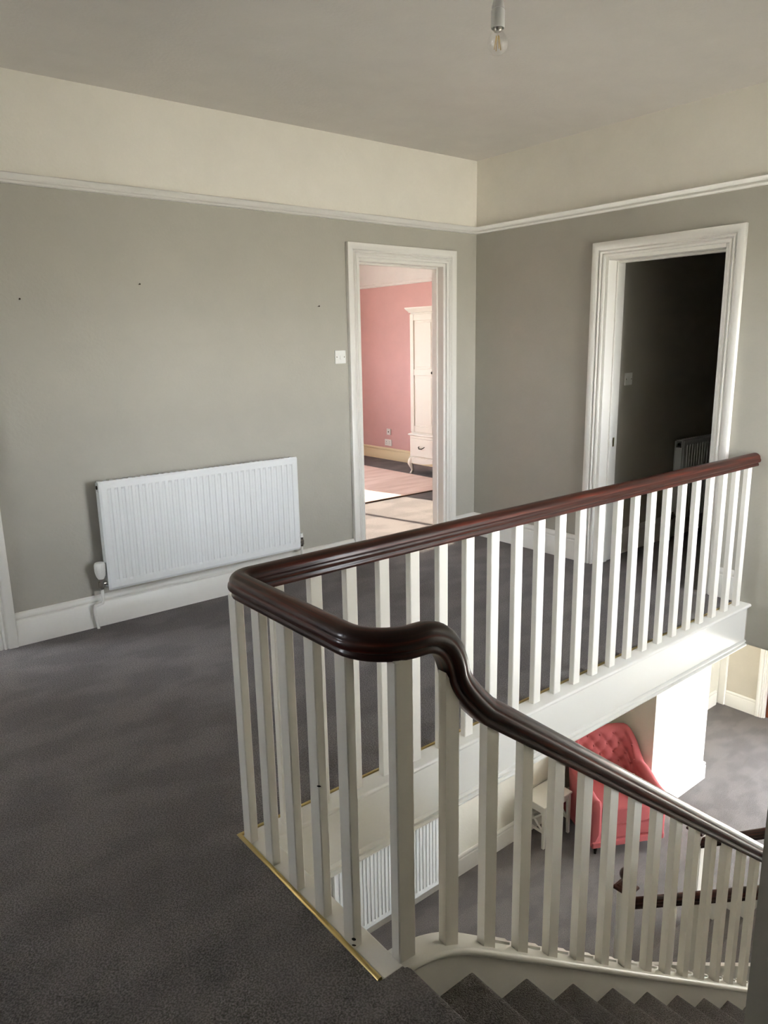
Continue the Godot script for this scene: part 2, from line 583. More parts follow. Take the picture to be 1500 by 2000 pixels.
	s.box(Vector3(0.125, 0.80, 1.150), Vector3(0.15, 0.86, 1.155), 0.001)
	obj("strike_plate", s, M.brass, d)
	d = setting("door_3", "edge of a white door frame beside the landing radiator wall", "door frame")
	door_frame(d, Vector3(-4.29, 0, 0), Vector3.RIGHT, Vector3.BACK, 0.80, 2.056, 0.12, M.trim)

func build_rooms() -> void:
	# pink bedroom behind the back wall
	var w := setting("wall_pink", "pink painted bedroom wall behind the white wardrobe", "wall")
	obj("painted_face", boxes([[2.0, 2.15, 0, 2.22, -4.6, -0.12], [-2.95, -2.8, 0, 2.22, -4.6, -0.12],
		[-2.95, -1.9, 0, 2.22, -4.75, -4.6], [-0.1, 2.15, 0, 2.22, -4.75, -4.6], [-1.9, -0.1, 0, 1.05, -4.75, -4.6], [-1.9, -0.1, 2.15, 2.22, -4.75, -4.6]]), M.pink, w)
	obj("frieze", boxes([[2.0, 2.15, 2.22, CEIL, -4.6, -0.12], [-2.95, -2.8, 2.22, CEIL, -4.6, -0.12], [-2.95, 2.15, 2.22, CEIL, -4.75, -4.6]]), M.peach, w)
	struct(obj("ceiling", boxes([[-2.95, 2.15, CEIL, CEIL + 0.14, -4.75, -0.12]]), M.peach), "white ceiling of the pink bedroom", "ceiling")
	struct(obj("floor", boxes([[-2.95, 2.15, -0.2, 0, -4.75, -0.12]]), M.carpet), "grey carpet of the pink bedroom seen through the doorway", "carpet")
	var s := shape()
	s.sweep(picture_rail_outline(), plan_frames([Vector3(2.0, 2.21, -4.6), Vector3(2.0, 2.21, -0.12)], 1.0), true, 40.0)
	struct(obj("trim_2", s, M.peach), "pale picture rail along the top of the pink wall", "picture rail")
	s = shape()
	s.sweep(baseboard_outline(0.155), plan_frames([Vector3(2.0, 0, -4.6), Vector3(2.0, 0, -0.12)], 1.0))
	struct(obj("baseboard_pink", s, M.cream_trim), "cream skirting board at the foot of the pink wall", "skirting")
	# dark room behind the right wall
	w = setting("wall_dark_room", "grey wall inside the dark room lit only beside the doorway", "wall")
	obj("painted_face", boxes([[0.18, 3.6, 0, CEIL, 0.975, 1.095], [3.48, 3.6, 0, CEIL, 1.095, 4.1], [0.18, 3.6, 0, CEIL, 4.0, 4.12]]), M.grey, w)
	struct(obj("ceiling", boxes([[0.18, 3.6, CEIL, CEIL + 0.14, 0.9, 4.12]]), M.ceiling), "ceiling of the dark room", "ceiling")
	struct(obj("floor", boxes([[0.18, 3.6, -0.02, 0, 0.9, 4.12]]), M.carpet), "carpet of the dark room beyond the doorway", "carpet")
	s = shape()
	s.sweep(baseboard_outline(), plan_frames([Vector3(0.22, 0, 1.095), Vector3(3.48, 0, 1.095)], 1.0))
	struct(obj("baseboard_dark_room", s, M.trim), "skirting board inside the dark room", "skirting")
	# room behind the left doorway
	w = setting("wall_far_left", "walls of the room behind the door frame by the radiator", "wall")
	obj("painted_face", boxes([[-5.8, -2.95, 0, CEIL, -3.2, -3.08], [-3.07, -2.95, 0, CEIL, -3.08, -0.12]]), M.white, w)
	struct(obj("ceiling", boxes([[-5.95, -2.95, CEIL, CEIL + 0.14, -3.2, -0.12]]), M.ceiling), "ceiling of the room behind the left doorway", "ceiling")
	struct(obj("floor", boxes([[-5.8, -2.95, -0.2, 0, -3.2, -0.12]]), M.carpet), "carpet of the room behind the left doorway", "carpet")

func build_hall() -> void:
	struct(obj("floor", boxes([[-4.1, 4.8, HALL - 0.1, HALL, -0.3, 4.1]]), M.carpet), "pale grey carpet of the hall below the stairs", "carpet")
	for q in [[[-5.95, 0, SLAB, -0.02, -0.12, 2.165], "underside of the landing floor above the armchair"], [[0, 4.8, SLAB, -0.02, -0.24, 2.2], "hall ceiling beyond the stairwell"], [[0.18, 4.8, SLAB, -0.02, 2.2, 4.1], "hall ceiling by the front windows"], [[-5.95, -3.226, SLAB, -0.02, 2.165, 6.0], "underside of the landing floor at the stair head"], [[-1.9, 0, SLAB, -0.02, 3.95, 5.6], "underside of the window bay floor"]]:
		struct(obj("ceiling", boxes([q[0]]), M.ceiling), q[1], "ceiling")
	var w := setting("wall_hall_back", "cream hall wall under the landing behind the armchair", "wall")
	obj("painted_face", boxes([[-4.1, 1.84, HALL, SLAB, -0.12, 0], [2.87, 4.8, HALL, SLAB, -0.24, -0.09]]), M.cream, w)
	w = setting("wall_hall_pier", "bright cream wall pier standing beside the pink armchair", "wall")
	obj("painted_face", boxes([[1.84, 2.87, HALL, SLAB, -0.12, 0.64]]), M.cream, w)
	w = setting("wall_hall_right", "beige hall wall at the far end beside the wooden door", "wall")
	obj("painted_face", boxes([[4.66, 4.8, HALL, SLAB, -0.09, 0.47], [4.66, 4.8, HALL, SLAB, 1.3, 1.44], [4.66, 4.8, HALL, SLAB, 3.3, 4.1], [4.66, 4.8, HALL, HALL + 0.06, 1.44, 3.3], [4.66, 4.8, HALL + 2.4, SLAB, 1.44, 3.3], [4.66, 4.8, HALL + 2.05, SLAB, 0.47, 1.3]]), M.beige, w)
	w = setting("wall_hall_front", "cream front wall of the hall with a tall window", "wall")
	obj("painted_face", boxes([[0.9, 3.4, HALL, SLAB, 3.95, 4.1], [4.3, 4.8, HALL, SLAB, 3.95, 4.1], [3.4, 4.3, HALL, HALL + 0.15, 3.95, 4.1], [3.4, 4.3, HALL + 1.8, SLAB, 3.95, 4.1], [-4.1, -4.0, HALL, SLAB, 0, 3.95], [-4.1, -3.6, HALL, SLAB, 3.8, 3.95]]), M.cream, w)
	var s := shape()
	s.sweep(baseboard_outline(0.20), plan_frames([Vector3(-4.0, HALL, 0), Vector3(1.84, HALL, 0), Vector3(1.84, HALL, 0.64), Vector3(2.87, HALL, 0.64), Vector3(2.87, HALL, -0.09), Vector3(4.56, HALL, -0.09)], 1.0))
	struct(obj("baseboard_hall_back", s, M.trim), "white skirting board along the hall wall and round the pier", "skirting")
	s = shape()
	s.sweep(baseboard_outline(0.20), plan_frames([Vector3(4.66, HALL, 0.0), Vector3(4.66, HALL, 0.38)], 1.0))
	struct(obj("baseboard_hall_right", s, M.trim), "white skirting board on the far beige hall wall", "skirting")
	s = shape()
	s.box(Vector3(4.615, HALL, -0.09), Vector3(4.66, SLAB, 0.0), 0.006)
	struct(obj("trim_3", s, M.trim), "white upright board in the far corner of the hall", "trim")
	var d := setting("door_4", "brown wooden door in a white frame at the far end of the hall", "door")
	door_frame(d, Vector3(4.66, HALL, 1.3), Vector3.FORWARD, Vector3.LEFT, 0.83, 2.05, 0.14, M.trim)
	s = shape()
	s.box(Vector3(4.68, HALL + 0.01, 0.495), Vector3(4.722, HALL + 2.02, 1.275), 0.003)
	var leaf := obj("door_leaf", s, M.oak, d)
	for q in [[0.2, 0.85], [1.0, 1.9]]:
		for k in 2:
			s = shape()
			s.box(Vector3(4.672, HALL + q[0], 0.60 + k * 0.33), Vector3(4.682, HALL + q[1], 0.85 + k * 0.33), 0.008)
			obj("door_panel", s, M.oak, leaf)
	s = shape()
	s.lathe(vv([0, 0, 0.012, 0, 0.012, 0.03, 0.028, 0.04, 0.03, 0.052, 0.02, 0.064, 0, 0.066]), 14, Transform3D(Basis(Vector3.UP, Vector3.LEFT, Vector3.BACK), Vector3(4.68, HALL + 1.0, 0.55)))
	obj("door_knob", s, M.dark_metal, leaf)
	# fascia under the landing edge
	var run := [Vector3(-3.195, 0, 2.83), Vector3(-3.195, 0, 2.196), Vector3(0, 0, 2.196)]
	var f := setting("trim_4", "white fascia board with beaded edges under the landing balustrade", "fascia")
	s = shape()
	s.box(Vector3(-3.195, SLAB - 0.012, 2.165), Vector3(0, -0.016, 2.196), 0.001)
	s.box(Vector3(-3.226, SLAB - 0.012, 2.165), Vector3(-3.195, -0.016, 2.84), 0.001)
	obj("board", s, M.trim, f)
	s = shape()
	s.sweep(vv([0, 0, 0.010, 0, 0.016, 0.005, 0.017, 0.011, 0.013, 0.016, 0.006, 0.018, 0.006, 0.022, 0.012, 0.026, 0.012, 0.033, 0.006, 0.038, 0, 0.040]), plan_frames([Vector3(-3.19, SLAB - 0.012, 2.196), Vector3(0, SLAB - 0.012, 2.196)], 1.0))
	obj("lower_bead", s, M.trim, f)
	s = shape()
	s.sweep(vv([-0.058, -0.018, -0.058, 0.001, 0.014, 0.001, 0.019, -0.001, 0.022, -0.006, 0.022, -0.011, 0.019, -0.016, 0.012, -0.018, 0.008, -0.020, 0.006, -0.028, 0, -0.03]), plan_frames([Vector3(-3.19, 0, 2.196), Vector3(0, 0, 2.196)], 1.0))
	s.box(Vector3(-3.244, -0.018, 2.137), Vector3(-3.180, 0.001, 2.845), 0.003)
	obj("nosing", s, M.trim, f)
	# brass carpet edge
	s = shape()
	var bead := vv([-0.004, -0.004, -0.004, 0.002, -0.001, 0.005, 0.004, 0.006, 0.008, 0.005, 0.010, 0.002, 0.010, -0.004])
	s.sweep(bead, plan_frames([Vector3(-3.2545, 0, 2.838), Vector3(-3.2545, 0, 2.128), Vector3(0, 0, 2.128)], 1.0))
	struct(obj("trim_5", s, M.brass), "brass edging strip where the landing carpet meets the balustrade", "edging strip")

func build_windows() -> void:
	sash_window("window_6", "wide glazed screen beside the wooden hall door", Vector3(4.74, HALL + 0.06, 1.44), Vector3.BACK, 1.86, 2.34, Vector3.RIGHT)
	sash_window("window_5", "small window at the far end of the landing", Vector3(-5.9, 1.05, 1.25), Vector3.FORWARD, 0.65, 0.85, Vector3.LEFT)
	sash_window("window_1", "sash window in the bay lighting the stairwell", Vector3(-1.7, 0.08, 5.78), Vector3.RIGHT, 1.58, 2.37, Vector3.BACK)
	sash_window("window_2", "sash window of the room behind the left doorway", Vector3(-5.9, 0.7, -0.8), Vector3.FORWARD, 1.4, 1.5, Vector3.LEFT)
	sash_window("window_3", "casement window of the pink bedroom", Vector3(-0.1, 1.05, -4.7), Vector3.LEFT, 1.8, 1.1, Vector3.FORWARD, true)
	sash_window("window_4", "tall window lighting the hall below", Vector3(3.4, HALL + 0.15, 4.04), Vector3.RIGHT, 0.9, 1.65, Vector3.BACK)

# ------------------------------------------------------------------ main balustrade
func rail_outline() -> Array:
	var half := [0.019, 0, 0.024, 0.002, 0.0262, 0.007, 0.0255, 0.013, 0.022, 0.0175, 0.022, 0.020, 0.030, 0.0225, 0.0342, 0.027, 0.0356, 0.033, 0.0345, 0.040, 0.0322, 0.0435, 0.0306, 0.0455, 0.0306, 0.048, 0.0290, 0.055, 0.0245, 0.0625, 0.0175, 0.0685, 0.009, 0.0722]
	var o := []
	for k in range(0, half.size(), 2):
		o.append(Vector2(half[k], half[k + 1]))
	o.append(Vector2(0, 0.0735))
	for k in range(half.size() - 2, -1, -2):
		o.append(Vector2(-half[k], half[k + 1]))
	return o

func rail_frames(pts: Array) -> Array:
	var fr := []
	for i in pts.size():
		var a: Vector3 = pts[maxi(i - 1, 0)]
		var b: Vector3 = pts[mini(i + 1, pts.size() - 1)]
		var t := (b - a).normalized()
		var s := t.cross(Vector3.UP).normalized()
		fr.append(Transform3D(Basis(s, s.cross(t).normalized(), t), pts[i]))
	return fr

const RAIL0 := 0.803          # underside of the level rail
const SLOPE := -0.737
func base_y(x: float) -> float:    # top of the stair string cap, easing from level into the rake
	var bend := 0.14
	var x0 := -3.059 - bend
	if x <= x0:
		return 0.0
	if x < x0 + 2 * bend:
		return SLOPE * (x - x0) * (x - x0) / (4.0 * bend)
	return SLOPE * (x + 3.059)

func rail_y(x: float) -> float:    # underside of the stair rail
	return 0.258 + SLOPE * (x + 2.5)

func build_balustrade() -> void:
	var b := thing("balustrade", "white square-spindle balustrade with a dark mahogany handrail round the landing and down the stairs", "balustrade")
	# handrail: along the landing, round the corner, round to the stairs, over the swan neck and down
	var pts := []
	var zc := 2.162
	var xc := -3.2290
	for x in [-0.004, -0.008]:
		pts.append(Vector3(x, RAIL0, zc))
	for k in range(1, 13):
		pts.append(Vector3(lerpf(-0.008, xc + 0.05, k / 12.0), RAIL0, zc))
	for k in range(1, 9):
		var a := PI / 2 * k / 8
		pts.append(Vector3(xc + 0.05 - 0.05 * sin(a), RAIL0, zc + 0.05 - 0.05 * cos(a)))
	var zs := 2.8215
	var r := 0.12
	for k in range(1, 5):
		pts.append(Vector3(xc, RAIL0, lerpf(zc + 0.05, zs - r, k / 4.0)))
	for k in range(1, 11):
		var a := PI / 2 * k / 10
		pts.append(Vector3(xc + r - r * cos(a), RAIL0, zs - r + r * sin(a)))
	var c := Curve3D.new()
	c.bake_interval = 0.012
	c.add_point(Vector3(xc + r + 0.004, RAIL0, zs), Vector3.ZERO, Vector3(0.055, 0, 0))
	c.add_point(Vector3(-3.020, RAIL0 - 0.088, zs), Vector3(-0.008, 0.045, 0), Vector3(0.008, -0.045, 0))
	c.add_point(Vector3(-2.90, rail_y(-2.90), zs), Vector3(-0.055, 0.055, 0), Vector3.ZERO)
	var baked := c.get_baked_points()
	for k in range(1, baked.size() - 1):
		pts.append(baked[k])
	for k in 25:
		var x := lerpf(-2.90, -0.62, k / 24.0)
		pts.append(Vector3(x, rail_y(x), zs))
	var s := shape()
	var fr := rail_frames(pts)
	# rounded end against the wall
	fr[0].basis.x *= 0.8
	fr[0].basis.y *= 0.86
	fr[0].origin.y += 0.005
	s.sweep(rail_outline(), fr, true, 50.0)
	obj("handrail", s, M.wood, b)
	for q in [[-2.492, 0.9], [-2.262, -0.6]]:
		s = shape()
		var sl := Vector3(1, SLOPE, 0).normalized()
		var xf := Transform3D(Basis(sl, Vector3(-sl.y, sl.x, 0), Vector3.BACK), Vector3(q[0], rail_y(q[0]), zs)) * Transform3D(Basis(Vector3.RIGHT, -0.35), Vector3(0, 0.0, 0))
		s.box(Vector3(-0.0025, 0.024, 0.031), Vector3(0.0025, 0.052, 0.0355), 0.001, xf)
		obj("scuff", s, M.scuff, b)
	# spindles of the level run
	var broad := 0.0445
	var thin := 0.027
	s = shape()
	s.box(Vector3(-broad / 2, 0, -thin / 2), Vector3(broad / 2, RAIL0 + 0.004, thin / 2), 0.0025)
	var level := s.mesh()
	for k in range(-9, 14):
		copy_part("baluster", level, M.baluster, b, Transform3D(Basis(), Vector3(-1.8857 + k * 0.1367 + broad / 2, 0, 2.1795 - thin / 2)))
	for k in range(-1, 4):
		copy_part("baluster", level, M.baluster, b, Transform3D(Basis(Vector3.UP, PI / 2), Vector3(-3.2448 + thin / 2, 0, 2.3263 + k * 0.1327 - broad / 2)))
	s = shape()
	s.box(Vector3(-0.0255, 0, -0.0175), Vector3(0.0255, RAIL0 + 0.004, 0.0175), 0.003)
	copy_part("baluster", s.mesh(), M.baluster, b, Transform3D(Basis(Vector3.UP, deg_to_rad(-4.0)), Vector3(-3.160, 0, 2.8205)))
	# spindles of the sloping run, cut to the rake at both ends
	var xs := [-3.0304]
	for k in 16:
		xs.append(-2.884 + 0.1450 * k)
	for k in xs.size():
		var x0: float = xs[k]
		var x1: float = x0 + broad
		var top0 := rail_y(x0) + 0.006
		var top1 := rail_y(x1) + 0.006
		if k == 0:
			top0 = 0.735
			top1 = 0.66
		s = shape()
		s.sweep([Vector2(x0, base_y(x0) - 0.004), Vector2(x1, base_y(x1) - 0.004), Vector2(x1, top1), Vector2(x0, top0)],
			[Transform3D(Basis(Vector3.RIGHT, Vector3.UP, Vector3.BACK), Vector3(0, 0, 2.838 - thin)), Transform3D(Basis(Vector3.RIGHT, Vector3.UP, Vector3.BACK), Vector3(0, 0, 2.838))], true, 10.0)
		obj("baluster", s, M.baluster, b)
	# string cap, its fillets and the string
	var path := []
	for k in 16:
		var x := lerpf(-3.19, -2.84, k / 15.0)
		path.append(Vector3(x, base_y(x), 2.8155))
	path.append(Vector3(-0.60, base_y(-0.60), 2.8155))
	s = shape()
	s.sweep(vv([-0.034, 0, 0.034, 0, 0.040, -0.004, 0.043, -0.010, 0.042, -0.017, 0.036, -0.022, -0.034, -0.022]), rail_frames(path), true, 45.0)
	obj("string_cap", s, M.trim, b)
	for k in range(1, xs.size() - 1):
		var x0: float = xs[k] + broad
		var x1: float = xs[k + 1]
		s = shape()
		s.sweep([Vector2(x0, base_y(x0) - 0.002), Vector2(x1, base_y(x1) - 0.002), Vector2(x1, base_y(x1) + 0.009), Vector2(x0, base_y(x0) + 0.009)],
			[Transform3D(Basis(Vector3.RIGHT, Vector3.UP, Vector3.BACK), Vector3(0, 0, 2.786)), Transform3D(Basis(Vector3.RIGHT, Vector3.UP, Vector3.BACK), Vector3(0, 0, 2.806))], true, 10.0)
		obj("fillet", s, M.trim, b)
	# chipped paint at the foot of the near spindles
	for q in [[-3.2448, 0.030, 2.7245, 0.014], [-3.2448, 0.012, 2.7245, 0.008], [-3.2448, 0.40, 2.592, 0.008]]:
		s = shape()
		s.lathe(vv([0, 0.0015, 0.006, 0.001, 0.0075, 0, 0, 0]), 9, Transform3D(Basis(Vector3(0, q[3] * 45, 0), Vector3(-1, 0, 0.9).normalized(), Vector3(0.5, 0, 0.6)), Vector3(q[0] + 0.001, q[1], q[2] - 0.001)))
		obj("paint_chip", s, M.chip, b)

func build_upper_stairs() -> void:
	var st := thing("staircase", "upper stair flight with dark grey carpeted treads descending to the right", "staircase")
	var zf := [Transform3D(Basis(Vector3.RIGHT, Vector3.UP, Vector3.BACK), Vector3(0, 0, 2.846)), Transform3D(Basis(Vector3.RIGHT, Vector3.UP, Vector3.BACK), Vector3(0, 0, 3.797))]
	for k in range(1, 12):
		var x := -3.165 + 0.234 * k
		var y := -0.172 * k
		var back := x - 0.234 - 0.022
		var s := shape()
		s.sweep([Vector2(back - 0.02, y), Vector2(x - 0.02, y), Vector2(x - 0.009, y - 0.002), Vector2(x - 0.002, y - 0.009), Vector2(x, y - 0.018), Vector2(x - 0.004, y - 0.028), Vector2(x - 0.012, y - 0.034), Vector2(x - 0.022, y - 0.038), Vector2(x - 0.022, y - 0.172), Vector2(x - 0.05, y - 0.172), Vector2(x - 0.05, y - 0.05), Vector2(back - 0.02, y - 0.03)], zf, true, 40.0)
		obj("tread", s, M.carpet, st)
	var s := shape()
	s.sweep([Vector2(-3.187, -0.03), Vector2(-3.187, -0.175), Vector2(-3.21, -0.175), Vector2(-3.21, -0.03)], zf, true, 10.0)
	obj("riser", s, M.carpet, st)
	s = shape()
	s.box(Vector3(-0.63, -2.1, 2.82), Vector3(0.9, -2.064, 3.797), 0.005)
	obj("quarter_landing", s, M.carpet, st)
	# closed string under the balustrade
	s = shape()
	var top := []
	var low := []
	for k in 16:
		var x := lerpf(-3.178, -2.84, k / 15.0)
		top.append(Vector2(x, base_y(x) - 0.018))
	top.append(Vector2(-0.60, base_y(-0.60) - 0.018))
	low = [Vector2(-0.60, base_y(-0.60) - 0.36), Vector2(-2.95, -0.46), Vector2(-3.178, -0.32)]
	s.sweep(top + low, [Transform3D(Basis(Vector3.RIGHT, Vector3.UP, Vector3.BACK), Vector3(0, 0, 2.79)), Transform3D(Basis(Vector3.RIGHT, Vector3.UP, Vector3.BACK), Vector3(0, 0, 2.8455))], true, 30.0)
	obj("string", s, M.trim, st)

func newel(parent: Node, at: Vector3, h: float) -> void:
	var s := shape()
	s.box(at + Vector3(-0.043, 0, -0.043), at + Vector3(0.043, h, 0.043), 0.004)
	var post := obj("newel_post", s, M.trim, parent)
	s = shape()
	for q in [[Vector3(-0.028, 0.25, 0.040), Vector3(0.028, h - 0.12, 0.0465)], [Vector3(-0.0465, 0.25, -0.028), Vector3(-0.040, h - 0.12, 0.028)]]:
		s.box(at + q[0], at + q[1], 0.003)
	obj("panel", s, M.trim, post)
	s = shape()
	s.box(at + Vector3(-0.068, h, -0.068), at + Vector3(0.068, h + 0.022, 0.068), 0.006)
	s.box(at + Vector3(-0.047, h + 0.022, -0.047), at + Vector3(0.047, h + 0.034, 0.047), 0.008)
	s.lathe(vv([0, 0.032, 0.040, 0.034, 0.042, 0.042, 0.034, 0.050, 0.026, 0.060, 0.024, 0.072, 0.030, 0.080, 0.043, 0.094, 0.049, 0.113, 0.048, 0.128, 0.040, 0.146, 0.026, 0.159, 0.010, 0.165, 0, 0.166]), 20, Transform3D(Basis(), at + Vector3(0, h, 0)))
	obj("newel_cap", s, M.wood, parent)

func build_lower_stairs() -> void:
	var st := thing("staircase", "lower stair flight rising from the hall carpet between two newel posts", "staircase")
	var x0 := -0.06
	var x1 := 0.86
	for k in range(1, 6):
		var z := 1.66 + 0.234 * (k - 1)
		var y := HALL + 0.172 * k
		var s := shape()
		s.box(Vector3(x0, y - 0.172, z), Vector3(x1, y - 0.0305, z + 0.256), 0.003)
		s.box(Vector3(x0, y - 0.03, z - 0.02), Vector3(x1, y, z + 0.234), 0.012)
		obj("tread", s, M.carpet, st)
	for x in [x0 - 0.04, x1]:
		var s := shape()
		var o := []
		for q in [[1.60, 0.0], [1.60, 0.16], [1.66, 0.26], [2.83, 0.26 + 1.17 * 0.735], [2.83, 0.4]]:
			o.append(Vector2(q[0], HALL + q[1]))
		s.sweep(o, [Transform3D(Basis(Vector3.BACK, Vector3.UP, Vector3.RIGHT), Vector3(x, 0, 0)), Transform3D(Basis(Vector3.BACK, Vector3.UP, Vector3.RIGHT), Vector3(x + 0.04, 0, 0))], true, 10.0)
		obj("string", s, M.trim, st)
	var labels := ["lower handrail and round-capped newel seen low between the stair spindles", "lower handrail and round-capped newel beyond, against the bright hall carpet"]
	for i in 2:
		var x: float = [-0.10, 0.888][i]
		var b := thing("balustrade", labels[i], "balustrade", Vector3.ZERO, 0.0)
		newel(b, Vector3(x, HALL, 1.60), 0.85)
		var y0 := -2.345 + HALL + 3.1
		var pts := []
		for k in 13:
			var z := lerpf(1.64, 2.83, k / 12.0)
			pts.append(Vector3(x, y0 + 0.755 * (z - 1.677) - 0.015, z))
		var s := shape()
		s.sweep(rail_outline(), rail_frames(pts), true, 50.0)
		obj("handrail", s, M.wood, b)
		for k in 6:
			var z := 1.80 + 0.156 * k
			s = shape()
			s.box(Vector3(x - 0.016, HALL + 0.25 + (z - 1.66) * 0.735, z - 0.016), Vector3(x + 0.016, y0 + 0.755 * (z - 1.677), z + 0.016), 0.002)
			obj("baluster", s, M.baluster, b)

# ------------------------------------------------------------------ radiators
func radiator(root: Node3D, w: float, h: float, ribs: int) -> void:
	# local frame: x along the wall from the left end, y up from the underside, z out of the wall (wall at 0)
	var zf := 0.110
	var s := shape()
	var m := 0.032
	var xs := [0.0, 0.012]
	var zs := [[-0.006, -0.006], [0.0, 0.0]]      # z at margin rows, z at rib rows
	var pitch := (w - 2 * m) / ribs
	for k in ribs:
		var c := m + (k + 0.5) * pitch
		for q in [[-0.30, 0.0], [-0.18, -0.006], [0.18, -0.006], [0.30, 0.0]]:
			xs.append(c + q[0] * pitch)
			zs.append([0.0, q[1]])
	xs.append(w - 0.012); zs.append([0.0, 0.0])
	xs.append(w); zs.append([-0.006, -0.006])
	var ys := [0.0, 0.012, 0.040, 0.052, h - 0.052, h - 0.040, h - 0.010, h]
	var mix := [0.0, 0.0, 0.0, 1.0, 1.0, 0.0, 0.0, 0.0]
	var off := [-0.006, 0.0, 0.0, 0.0, 0.0, 0.0, 0.0, -0.006]
	for i in xs.size() - 1:
		for j in ys.size() - 1:
			var p := []
			for q in [[i, j], [i + 1, j], [i + 1, j + 1], [i, j + 1]]:
				var z: float = zf + lerpf(zs[q[0]][0], zs[q[0]][1], mix[q[1]]) + off[q[1]]
				p.append(Vector3(xs[q[0]], ys[q[1]], z))
			s.flat(p[0], p[1], p[2], p[3], Vector3.BACK)
	s.box(Vector3(0.001, 0.001, zf - 0.016), Vector3(w - 0.001, h - 0.001, zf - 0.0125), 0.0)
	obj("front_panel", s, M.radiator, root)
	s = shape()
	s.box(Vector3(0.004, 0.004, 0.034), Vector3(w - 0.004, h - 0.012, 0.046), 0.004)
	obj("rear_panel", s, M.radiator, root)
	for x in [0.002, w - 0.008]:
		s = shape()
		s.box(Vector3(x, 0.03, 0.046), Vector3(x + 0.006, h - 0.06, zf - 0.016), 0.001)
		obj("side_panel", s, M.radiator, root)
	s = shape()
	for k in int(w / 0.034):
		s.box(Vector3(0.01 + k * 0.034, h - 0.012, 0.046), Vector3(0.024 + k * 0.034, h - 0.004, zf - 0.016), 0.0)
	obj("grille", s, M.radiator, root)
	for y in [h * 0.25, h * 0.75]:
		for x in [w * 0.2, w * 0.8]:
			s = shape()
			s.box(Vector3(x - 0.02, y - 0.03, 0.0), Vector3(x + 0.02, y + 0.03, 0.034), 0.002)
			obj("bracket", s, M.radiator, root)
	s = shape()
	s.lathe(vv([0, 0, 0.011, 0, 0.011, 0.004, 0.006, 0.006, 0, 0.006]), 12, Transform3D(Basis(Vector3.FORWARD, Vector3.LEFT, Vector3.UP), Vector3(0.0, h - 0.035, 0.075)))
	obj("bleed_cap", s, M.dark_metal, root)

func valve(root: Node3D, x: float, side: float, thermostat: bool) -> void:
	var s := shape()
	s.tube([Vector3(x - side * 0.045, 0.036, 0.072), Vector3(x, 0.036, 0.072)], [0.012], 12)
	s.lathe(vv([0, -0.03, 0.011, -0.03, 0.013, -0.02, 0.016, -0.018, 0.016, 0.012, 0.012, 0.016, 0.012, 0.03, 0, 0.03]), 14, Transform3D(Basis(), Vector3(x, 0.036, 0.072)))
	obj("valve_body", s, M.chrome, root)
	s = shape()
	if thermostat:
		s.lathe(vv([0, 0.028, 0.014, 0.028, 0.024, 0.045, 0.028, 0.062, 0.0285, 0.10, 0.026, 0.118, 0.020, 0.122, 0, 0.122]), 16, Transform3D(Basis(), Vector3(x, 0.036, 0.072)))
	else:
		s.lathe(vv([0, 0.022, 0.011, 0.022, 0.012, 0.03, 0.010, 0.058, 0, 0.060]), 14, Transform3D(Basis(), Vector3(x, 0.036, 0.072)))
	var head := obj("valve_head", s, M.plastic, root)
	if thermostat:
		s = shape()
		for k in 8:
			var a := TAU * k / 8
			s.box(Vector3(-0.003, 0.07, 0.0275), Vector3(0.003, 0.112, 0.0305), 0.001, Transform3D(Basis(), Vector3(x, 0.036, 0.072)) * Transform3D(Basis(Vector3.UP, a), Vector3.ZERO))
		obj("grip", s, M.plastic, head)

func build_radiators() -> void:
	var r := thing("radiator", "white ribbed panel radiator on the grey landing wall", "radiator", Vector3(-2.9369, 0.2215, 0.0))
	radiator(r, 1.2332, 0.60, 31)
	valve(r, -0.028, -1.0, true)
	var s := shape()
	s.tube([Vector3(-0.028, 0.01, 0.072), Vector3(-0.028, -0.055, 0.072), Vector3(-0.032, -0.072, 0.070), Vector3(-0.052, -0.080, 0.062), Vector3(-0.068, -0.088, 0.052), Vector3(-0.074, -0.105, 0.048), Vector3(-0.070, -0.15, 0.046), Vector3(-0.060, -0.2215, 0.044)], [0.0085], 12)
	obj("pipe", s, M.trim, r)
	valve(r, 1.2332 + 0.028, 1.0, false)
	s = shape()
	s.tube([Vector3(1.261, 0.01, 0.072), Vector3(1.261, -0.2215, 0.06)], [0.0085], 12)
	obj("pipe", s, M.trim, r)
	r = thing("radiator", "white ribbed radiator in the hall seen between the landing spindles", "radiator", Vector3(-1.56, HALL + 0.15, 0.002))
	radiator(r, 1.15, 0.72, 30)
	valve(r, -0.028, -1.0, false)
	s = shape()
	s.tube([Vector3(-0.028, 0.01, 0.072), Vector3(-0.028, -0.15, 0.06)], [0.0085], 12)
	obj("pipe", s, M.trim, r)
	r = thing("radiator", "radiator in shadow on the wall of the dark room", "radiator", Vector3(0.965, 0.16, 1.095))
	radiator(r, 1.0, 0.61, 25)
	valve(r, -0.028, -1.0, false)
	s = shape()
	s.tube([Vector3(-0.028, 0.01, 0.072), Vector3(-0.028, -0.16, 0.06)], [0.0085], 12)
	obj("pipe", s, M.trim, r)

